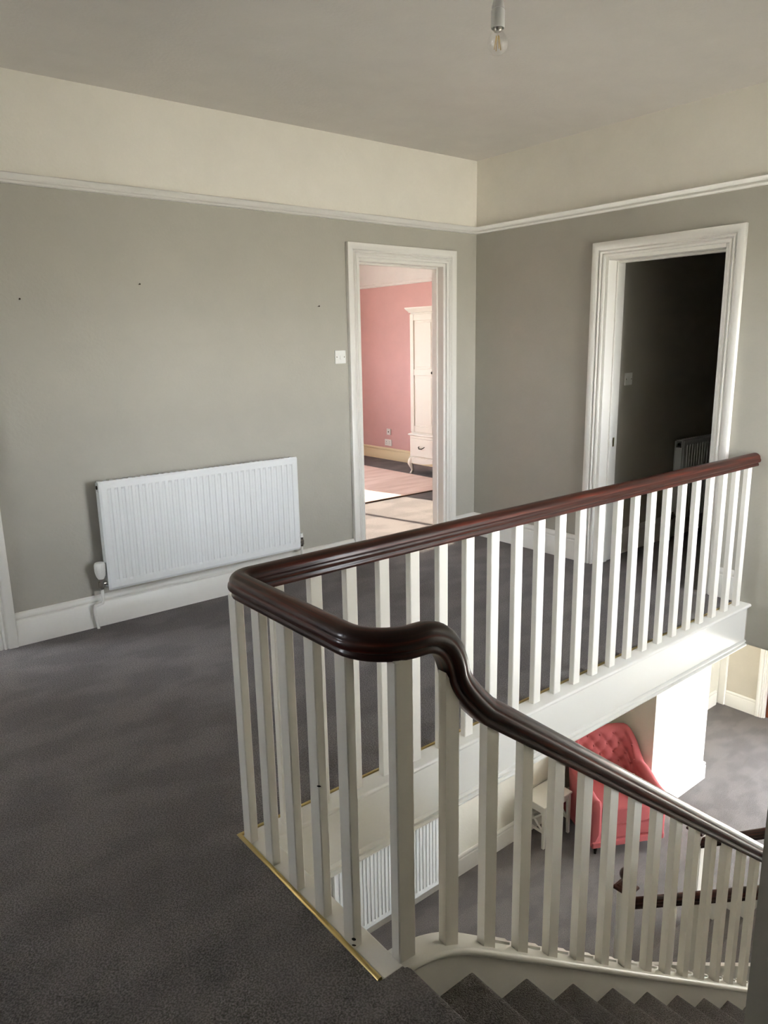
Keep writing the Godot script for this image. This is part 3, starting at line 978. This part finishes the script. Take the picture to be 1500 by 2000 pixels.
# ------------------------------------------------------------------ pink bedroom
func build_pink_room_things() -> void:
	# wardrobe: local x runs along the wall (+z of the world), z out of the wall
	var wd := thing("wardrobe", "white two-door wardrobe with a drawer and curved feet against the pink wall", "wardrobe", Vector3(1.975, 0, -2.49), -PI / 2)
	var w := 0.92
	var D := 0.50
	var y0 := 0.17
	var y1 := 0.46
	var y2 := 1.84
	var s := shape()
	s.box(Vector3(0.0, y0, 0.0), Vector3(w, y1, D - 0.02), 0.004)
	s.box(Vector3(0.015, y1, 0.0), Vector3(w - 0.015, y2, D - 0.03), 0.004)
	obj("body", s, M.wardrobe, wd)
	s = shape()
	var ring := func(y: float, e: float) -> Array: return [Vector3(-e, y, 0), Vector3(-e, y, D + e - 0.02), Vector3(w + e, y, D + e - 0.02), Vector3(w + e, y, 0)]
	s.sweep(vv([-0.02, 0.0, 0.0, 0.0, 0.006, 0.012, 0.018, 0.024, 0.03, 0.040, 0.034, 0.046, 0.034, 0.056, -0.02, 0.056]), plan_frames(ring.call(y2, 0.0), 1.0), true, 40.0)
	s.box(Vector3(0.02, y2 + 0.045, 0), Vector3(w - 0.02, y2 + 0.055, D - 0.02))
	obj("cornice", s, M.wardrobe, wd)
	s = shape()
	s.sweep(vv([-0.02, 0.0, 0.0, 0.0, 0.012, 0.006, 0.018, 0.014, 0.016, 0.022, 0.006, 0.028, -0.015, 0.034, -0.02, 0.034]), plan_frames(ring.call(y1 - 0.012, 0.0), 1.0), true, 40.0)
	obj("waist_moulding", s, M.wardrobe, wd)
	for k in 2:
		var a := 0.03 + k * (w - 0.06) / 2.0 + (0.0 if k == 0 else 0.002)
		var b := a + (w - 0.06) / 2.0 - 0.002
		s = shape()
		var zf := D - 0.03
		for q in [[a, y1 + 0.04, a + 0.06, y2 - 0.02], [b - 0.06, y1 + 0.04, b, y2 - 0.02], [a + 0.06, y1 + 0.04, b - 0.06, y1 + 0.11], [a + 0.06, y2 - 0.09, b - 0.06, y2 - 0.02], [a + 0.06, 1.145, b - 0.06, 1.215]]:
			s.box(Vector3(q[0], q[1], zf), Vector3(q[2], q[3], zf + 0.022), 0.003)
		var door := obj("door", s, M.wardrobe, wd)
		for q in [[y1 + 0.11, 1.145], [1.215, y2 - 0.09]]:
			s = shape()
			s.box(Vector3(a + 0.06, q[0], zf), Vector3(b - 0.06, q[1], zf + 0.009), 0.0)
			s.box(Vector3(a + 0.085, q[0] + 0.025, zf + 0.009), Vector3(b - 0.085, q[1] - 0.025, zf + 0.014), 0.004)
			obj("door_panel", s, M.wardrobe, door)
		s = shape()
		var kx: float = b - 0.03 if k == 0 else a + 0.03
		s.lathe(vv([0, 0, 0.012, 0, 0.012, 0.003, 0.006, 0.006, 0.006, 0.018, 0.014, 0.024, 0.015, 0.032, 0.008, 0.038, 0, 0.039]), 12, Transform3D(Basis(Vector3.RIGHT, Vector3.BACK, Vector3.DOWN), Vector3(kx, 1.18, zf + 0.022)))
		obj("knob", s, M.dark_metal, door)
	s = shape()
	s.box(Vector3(0.05, 0.215, D - 0.02), Vector3(w - 0.05, 0.425, D), 0.005)
	var dr := obj("drawer", s, M.wardrobe, wd)
	for k in 2:
		s = shape()
		var cx := w * (0.25 + 0.5 * k)
		s.tube([Vector3(cx - 0.045, 0.335, D), Vector3(cx - 0.042, 0.327, D + 0.018), Vector3(cx - 0.02, 0.314, D + 0.026), Vector3(cx + 0.02, 0.314, D + 0.026), Vector3(cx + 0.042, 0.327, D + 0.018), Vector3(cx + 0.045, 0.335, D)], [0.005, 0.005, 0.007, 0.007, 0.005, 0.005], 8)
		obj("handle", s, M.dark_metal, dr)
	# shaped apron
	s = shape()
	var o := [Vector2(0.0, y0 + 0.03), Vector2(0.0, y0 - 0.04)]
	for k in 13:
		var t := k / 12.0
		o.append(Vector2(0.06 + t * (w - 0.12), y0 - 0.05 + 0.035 * sin(PI * t) - 0.02 * absf(sin(TAU * t)) + 0.01))
	o.append(Vector2(w, y0 - 0.04)); o.append(Vector2(w, y0 + 0.03))
	s.sweep(o, [Transform3D(Basis(), Vector3(0, 0, D - 0.03)), Transform3D(Basis(), Vector3(0, 0, D - 0.003))], true, 20.0)
	obj("apron", s, M.wardrobe, wd)
	for q in [[0.03, D - 0.035, -1.0, 1.0], [w - 0.03, D - 0.035, 1.0, 1.0], [0.03, 0.04, -1.0, -0.4], [w - 0.03, 0.04, 1.0, -0.4]]:
		s = shape()
		var e := Vector3(q[2], 0, q[3]) * 0.7
		var b := Vector3(q[0], 0, q[1])
		s.tube([b + Vector3(0, 0.185, 0), b + e * 0.022 + Vector3(0, 0.15, 0), b + e * 0.030 + Vector3(0, 0.12, 0), b + e * 0.014 + Vector3(0, 0.075, 0), b + e * 0.004 + Vector3(0, 0.04, 0), b + e * 0.014 + Vector3(0, 0.015, 0), b + e * 0.026 + Vector3(0, 0.0, 0)], [0.034, 0.036, 0.031, 0.020, 0.015, 0.015, 0.014], 12)
		obj("leg", s, M.wardrobe, wd)
	# rug
	var rg := thing("rug", "faded peach rug on the grey carpet before the wardrobe", "rug", Vector3(0, 0, 0))
	s = shape()
	s.box(Vector3(-1.0, 0.003, -3.55), Vector3(1.42, 0.014, -1.515), 0.003)
	obj("pile", s, M.rug, rg)
	s = shape()
	s.box(Vector3(-1.012, 0.0, -3.562), Vector3(1.432, 0.008, -1.503), 0.002)
	obj("binding", s, M.rug_edge, rg)
	# sockets on the pink wall
	var so := thing("wall_socket", "small white aerial socket low on the pink wall", "socket", Vector3(2.0, 0.369, -3.486), -PI / 2)
	s = shape()
	s.box(Vector3(-0.04, -0.04, 0.0), Vector3(0.04, 0.04, 0.012), 0.003)
	obj("plate", s, M.plastic, so)
	s = shape()
	s.lathe(vv([0, 0.018, 0.006, 0.018, 0.009, 0.012, 0, 0.012]), 12, Transform3D(Basis(Vector3.RIGHT, Vector3.BACK, Vector3.DOWN), Vector3.ZERO))
	obj("connector", s, M.dark_metal, so)
	so = thing("wall_socket", "double power socket above the cream skirting on the pink wall", "socket", Vector3(2.0, 0.225, -3.50), -PI / 2)
	s = shape()
	s.box(Vector3(-0.07, -0.042, 0.0), Vector3(0.07, 0.042, 0.011), 0.003)
	obj("plate", s, M.plastic, so)
	for k in 2:
		s = shape()
		for q in [[0.0, 0.012, 0.004, 0.005], [-0.011, -0.012, 0.0035, 0.0025], [0.011, -0.012, 0.0035, 0.0025]]:
			s.box(Vector3(-0.035 + k * 0.07 + q[0] - q[2], q[1] - q[3], 0.0108), Vector3(-0.035 + k * 0.07 + q[0] + q[2], q[1] + q[3], 0.0115), 0.0)
		obj("pin_holes", s, M.dark_plastic, so)
		s = shape()
		s.box(Vector3(-0.006 + (k * 2 - 1) * 0.014, 0.012, 0.011), Vector3(0.006 + (k * 2 - 1) * 0.014, 0.034, 0.015), 0.002)
		obj("rocker", s, M.plastic, so)

# ------------------------------------------------------------------ hall furniture
func build_armchair() -> void:
	# local frame: faces +z, x to the chair's side; origin under its middle
	var ch := thing("armchair", "deep pink velvet tub armchair with a buttoned back in the hall", "armchair", Vector3(1.40, HALL, 0.50), deg_to_rad(-28.0))
	var W := 0.32      # half width to the middle of the arm
	var zb := -0.235
	var zf := 0.30
	# plan line of arms and back, from one arm's front round to the other
	var line := []
	for k in 12:
		line.append(Vector2(-W, lerpf(zf, zb + 0.16, k / 12.0)))
	for k in 13:
		var a := PI / 2 * k / 12
		line.append(Vector2(-W + 0.16 - 0.16 * cos(a), zb + 0.16 - 0.16 * sin(a)))
	for k in range(1, 20):
		line.append(Vector2(lerpf(-W + 0.16, W - 0.16, k / 20.0), zb))
	for k in 13:
		var a := PI / 2 * k / 12
		line.append(Vector2(W - 0.16 + 0.16 * sin(a), zb + 0.16 - 0.16 * cos(a)))
	for k in range(1, 13):
		line.append(Vector2(W, lerpf(zb + 0.16, zf, k / 12.0)))
	var rows := []
	var buttons := []
	var cols := line.size()
	var run := 0.0
	var total := 0.0
	for i in cols - 1:
		total += line[i].distance_to(line[i + 1])
	for i in cols:
		if i > 0:
			run += line[i - 1].distance_to(line[i])
		var p: Vector2 = line[i]
		var t: Vector2 = (line[mini(i + 1, cols - 1)] - line[maxi(i - 1, 0)]).normalized()
		var inward := Vector2(-t.y, t.x)
		if inward.dot(-p + Vector2(0, 0.3)) < 0.0:
			inward = -inward
		var u := run - total * 0.5
		# height: arms low at the front, sweeping up to the back
		var up := smoothstep(0.42, 0.22, absf(u))
		var h := lerpf(lerpf(0.57, 0.64, smoothstep(0.75, 0.45, absf(u))), 0.93, up)
		var lean := lerpf(0.015, 0.075, up)
		var row := []
		var half := 0.05
		var at := func(off: float, y: float) -> Vector3:
			var q: Vector2 = p + inward * (off - lean * clampf((y - 0.3) / 0.63, 0.0, 1.0))
			return Vector3(q.x, y, q.y)
		row.append(at.call(-half + 0.012, 0.11))
		for k in 10:
			row.append(at.call(-half, lerpf(0.12, h - 0.05, k / 9.0)))
		for k in range(1, 8):
			var a := PI * k / 8
			row.append(at.call(-half * cos(a), h - 0.05 + 0.05 * sin(a)))
		for k in 34:
			var y := lerpf(h - 0.05, 0.30, k / 33.0)
			var puff := 0.0
			if absf(u) < 0.52:
				var fade := smoothstep(0.52, 0.40, absf(u)) * smoothstep(h - 0.03, h - 0.10, y)
				var rowk := roundf((0.86 - y) / 0.095)
				var best := 9.0
				for rr in [rowk - 1, rowk, rowk + 1]:
					var shift: float = 0.0 if int(absf(rr)) % 2 == 0 else 0.065
					var cc := roundf((u - shift) / 0.13) * 0.13 + shift
					best = minf(best, Vector2(u - cc, (y - (0.86 - rr * 0.095)) * 0.85).length())
				puff = fade * (0.022 * smoothstep(0.0, 0.06, best) - 0.012)
				var d1 := absf(fposmod(u / 0.13 + (0.86 - y) / 0.19 + 0.5, 1.0) - 0.5)
				var d2 := absf(fposmod(u / 0.13 - (0.86 - y) / 0.19 + 0.5, 1.0) - 0.5)
				puff -= fade * 0.008 * (exp(-pow(d1 / 0.06, 2.0)) + exp(-pow(d2 / 0.06, 2.0)))
			row.append(at.call(half + puff, y))
		row.append(at.call(half, 0.12))
		row.append(at.call(half - 0.012, 0.11))
		rows.append(row)
	# rounded fronts of the arms
	for e in 2:
		var src: Array = rows[0] if e == 0 else rows[-1]
		var mid := Vector3.ZERO
		for q in src:
			mid += q
		mid /= src.size()
		for step in [[0.96, 0.018], [0.80, 0.034], [0.0, 0.040]]:
			var extra := []
			for q in src:
				var m2 := Vector3(mid.x, q.y * 0.6 + mid.y * 0.4 if step[0] < 0.1 else q.y, mid.z)
				extra.append(Vector3(lerpf(m2.x, q.x, step[0]), lerpf(m2.y, q.y, step[0]), q.z + step[1]))
			if e == 0:
				rows.push_front(extra)
			else:
				rows.append(extra)
	var s := shape()
	s.grid(rows, true)
	obj("back_and_arms", s, M.velvet, ch)
	for r in 6:
		var y := 0.86 - r * 0.095
		for c in range(-3, 4):
			var u := c * 0.13 + (0.0 if r % 2 == 0 else 0.065)
			if absf(u) > 0.40 or y < 0.45 or (r == 0 and absf(u) > 0.2):
				continue
			# find the point on the inner face
			var acc := 0.0
			for i in cols - 1:
				var seg: float = line[i].distance_to(line[i + 1])
				if acc + seg >= u + total * 0.5:
					var row: Array = rows[i + 3]
					var best := 0
					for j in range(18, 52):
						if absf(row[j].y - y) < absf(row[best].y - y) or best == 0:
							best = j
					var sb := SphereMesh.new()
					sb.radius = 0.012
					sb.height = 0.024
					sb.radial_segments = 10
					sb.rings = 5
					copy_part("button", sb, M.velvet, ch, Transform3D(Basis(), row[best]))
					break
				acc += seg
	# seat cushion, front panel with a buttoned line, base band
	s = shape()
	var seat := []
	for k in 15:
		var a := PI * k / 14
		var sc := 1.0 - 0.10 * (1.0 - pow(sin(a), 0.35))
		var yy := 0.375 - 0.075 * cos(a)
		var ringp := []
		for q in 40:
			var b := TAU * q / 40
			var cx := signf(cos(b)) * pow(absf(cos(b)), 0.35) * 0.262 * sc
			var cz := signf(sin(b)) * pow(absf(sin(b)), 0.35) * 0.265 * sc
			ringp.append(Vector3(cx, yy + (0.012 * (1.0 - pow(cx / 0.27, 2.0)) if k > 7 else 0.0), cz + 0.075))
		seat.append(ringp)
	s.grid(seat, true)
	var topc := shape()
	for e in [0, 14]:
		var ctr := Vector3.ZERO
		for q in seat[e]:
			ctr += q / 40.0
		var nn := Vector3.DOWN if e == 0 else Vector3.UP
		for q in 40:
			s.tri(seat[e][q], seat[e][(q + 1) % 40], ctr, nn, nn, nn)
	obj("seat_cushion", s, M.velvet, ch)
	s = shape()
	s.box(Vector3(-0.275, 0.15, -0.20), Vector3(0.275, 0.30, 0.325), 0.02)
	obj("front_panel", s, M.velvet, ch)
	s = shape()
	s.box(Vector3(-0.362, 0.085, -0.30), Vector3(0.362, 0.155, 0.345), 0.012)
	obj("base_band", s, M.velvet, ch)
	for q in [[-0.30, 0.29], [0.30, 0.29], [-0.26, -0.24], [0.26, -0.24]]:
		s = shape()
		s.lathe(vv([0, 0.0, 0.012, 0.0, 0.013, 0.022, 0.018, 0.03, 0.022, 0.09, 0, 0.09]), 12, Transform3D(Basis(), Vector3(q[0], 0, q[1])))
		obj("leg", s, M.dark_metal, ch)

func build_side_table() -> void:
	var t := thing("side_table", "small white side table with crossed side braces beside the armchair", "table", Vector3(0.87, HALL, 0.148))
	var s := shape()
	s.box(Vector3(-0.205, 0.420, -0.140), Vector3(0.205, 0.442, 0.140), 0.004)
	obj("table_top", s, M.trim, t)
	for x in [-1, 1]:
		for z in [-1, 1]:
			s = shape()
			var o := vv([-0.017, -0.017, 0.017, -0.017, 0.017, 0.017, -0.017, 0.017])
			s.sweep(o, [Transform3D(Basis(Vector3.RIGHT * 0.7, Vector3.BACK * 0.7, Vector3.UP), Vector3(x * 0.183, 0, z * 0.118)), Transform3D(Basis(Vector3.RIGHT, Vector3.BACK, Vector3.UP), Vector3(x * 0.178, 0.42, z * 0.115))], true, 10.0)
			obj("leg", s, M.trim, t)
		s = shape()
		for e in [-1.0, 1.0]:
			var a := Vector3(x * 0.178, 0.355, -0.1 * e)
			var b := Vector3(x * 0.178, 0.17, 0.1 * e)
			var d := (b - a).normalized()
			var sd := Vector3.RIGHT
			s.sweep(vv([-0.006, -0.008, 0.006, -0.008, 0.006, 0.008, -0.006, 0.008]), [Transform3D(Basis(sd, sd.cross(d), d), a), Transform3D(Basis(sd, sd.cross(d), d), b)], true, 10.0)
		obj("cross_brace", s, M.trim, t)
		s = shape()
		s.box(Vector3(x * 0.178 - 0.009, 0.355, -0.1), Vector3(x * 0.178 + 0.009, 0.42, 0.1), 0.001)
		obj("side_rail", s, M.trim, t)
		s = shape()
		s.box(Vector3(x * 0.178 - 0.008, 0.15, -0.1), Vector3(x * 0.178 + 0.008, 0.172, 0.1), 0.001)
		obj("stretcher", s, M.trim, t)
	for z in [-0.115, 0.115]:
		s = shape()
		s.box(Vector3(-0.162, 0.36, z - 0.009), Vector3(0.162, 0.42, z + 0.009), 0.001)
		obj("apron", s, M.trim, t)

# ------------------------------------------------------------------ small things
func build_small_things() -> void:
	var specs := [["white light switch on the grey wall left of the pink doorway", Vector3(-1.272, 1.424, 0.0), 0.0], ["white light switch on the wall inside the dark room", Vector3(0.362, 1.238, 1.095), 0.0]]
	for q in specs:
		var sw := thing("light_switch", q[0], "light switch", q[1], q[2])
		var s := shape()
		s.box(Vector3(-0.043, -0.043, 0.0), Vector3(0.043, 0.043, 0.009), 0.003)
		obj("plate", s, M.plastic, sw)
		s = shape()
		s.box(Vector3(-0.008, -0.014, 0.008), Vector3(0.008, 0.014, 0.014), 0.003, Transform3D(Basis(Vector3.RIGHT, 0.10), Vector3.ZERO))
		obj("rocker", s, M.plastic, sw)
		for x in [-0.03, 0.03]:
			s = shape()
			s.lathe(vv([0, 0.0105, 0.003, 0.010, 0.004, 0.0088, 0, 0.0088]), 10, Transform3D(Basis(Vector3.RIGHT, Vector3.BACK, Vector3.DOWN), Vector3(x, 0, 0)))
			obj("screw", s, M.chrome, sw)
	var nails := [[-3.187, 1.7465, "picture nail near the left door frame, lowest left on the grey wall"], [-2.582, 1.836, "picture nail high above the landing radiator"], [-1.431, 1.741, "picture nail above the light switch by the pink doorway"]]
	for q in nails:
		var nl := thing("nail", q[2], "nail", Vector3(q[0], q[1], 0.0), 0.0, "nails left in the grey wall")
		var s := shape()
		s.tube([Vector3(0, 0, -0.005), Vector3(0, 0.002, 0.016)], [0.0018], 8)
		obj("shank", s, M.dark_metal, nl)
		s = shape()
		s.lathe(vv([0, 0.0, 0.0045, 0.0, 0.0045, 0.002, 0, 0.003]), 10, Transform3D(Basis(Vector3.RIGHT, Vector3.BACK, Vector3.DOWN), Vector3(0, 0.002, 0.015)))
		obj("nail_head", s, M.dark_metal, nl)
	# pendant bulb
	var c := Vector3(-2.424, 2.330, 2.415)
	var p := thing("pendant_light", "bare clear bulb hanging on a cord from the landing ceiling", "light", c)
	var s := shape()
	s.tube([Vector3(0, CEIL - c.y, 0), Vector3(0.001, 0.3, 0.001), Vector3(0, 0.124, 0)], [0.0032], 8)
	obj("cord", s, M.plastic, p)
	s = shape()
	s.lathe(vv([0, CEIL - c.y - 0.03, 0.035, CEIL - c.y - 0.03, 0.042, CEIL - c.y - 0.02, 0.045, CEIL - c.y - 0.001, 0, CEIL - c.y - 0.001]), 20)
	obj("ceiling_rose", s, M.plastic, p)
	s = shape()
	s.lathe(vv([0.0, 0.128, 0.005, 0.127, 0.009, 0.120, 0.015, 0.105, 0.018, 0.092, 0.0185, 0.087, 0.016, 0.0865, 0.016, 0.0845, 0.019, 0.084, 0.0195, 0.080, 0.0195, 0.040, 0.018, 0.038, 0.016, 0.040, 0.016, 0.05, 0, 0.05]), 20)
	var holder := obj("lampholder", s, M.plastic, p)
	s = shape()
	s.lathe(vv([0, 0.049, 0.0125, 0.049, 0.0125, 0.034, 0.010, 0.030, 0, 0.030]), 16)
	obj("bulb_cap", s, M.chrome, holder)
	s = shape()
	var prof := [Vector2(0.0125, 0.040), Vector2(0.0138, 0.033), Vector2(0.018, 0.026), Vector2(0.0235, 0.018)]
	for k in 12:
		var a := lerpf(0.45, -PI / 2, k / 11.0)
		prof.append(Vector2(0.0295 * cos(a), 0.0295 * sin(a) - 0.001))
	s.lathe(prof, 24)
	var bulb := obj("bulb", s, M.glass, p)
	for k in 4:
		var a := TAU * k / 4 + 0.4
		s = shape()
		s.tube([Vector3(0.004 * cos(a), 0.020, 0.004 * sin(a)), Vector3(0.010 * cos(a), -0.016, 0.010 * sin(a))], [0.0011], 6)
		obj("filament", s, M.filament, bulb)
	s = shape()
	s.tube([Vector3(0, 0.036, 0), Vector3(0, 0.022, 0), Vector3(0, -0.004, 0)], [0.004, 0.002, 0.001], 8)
	obj("stem", s, M.glass, bulb)
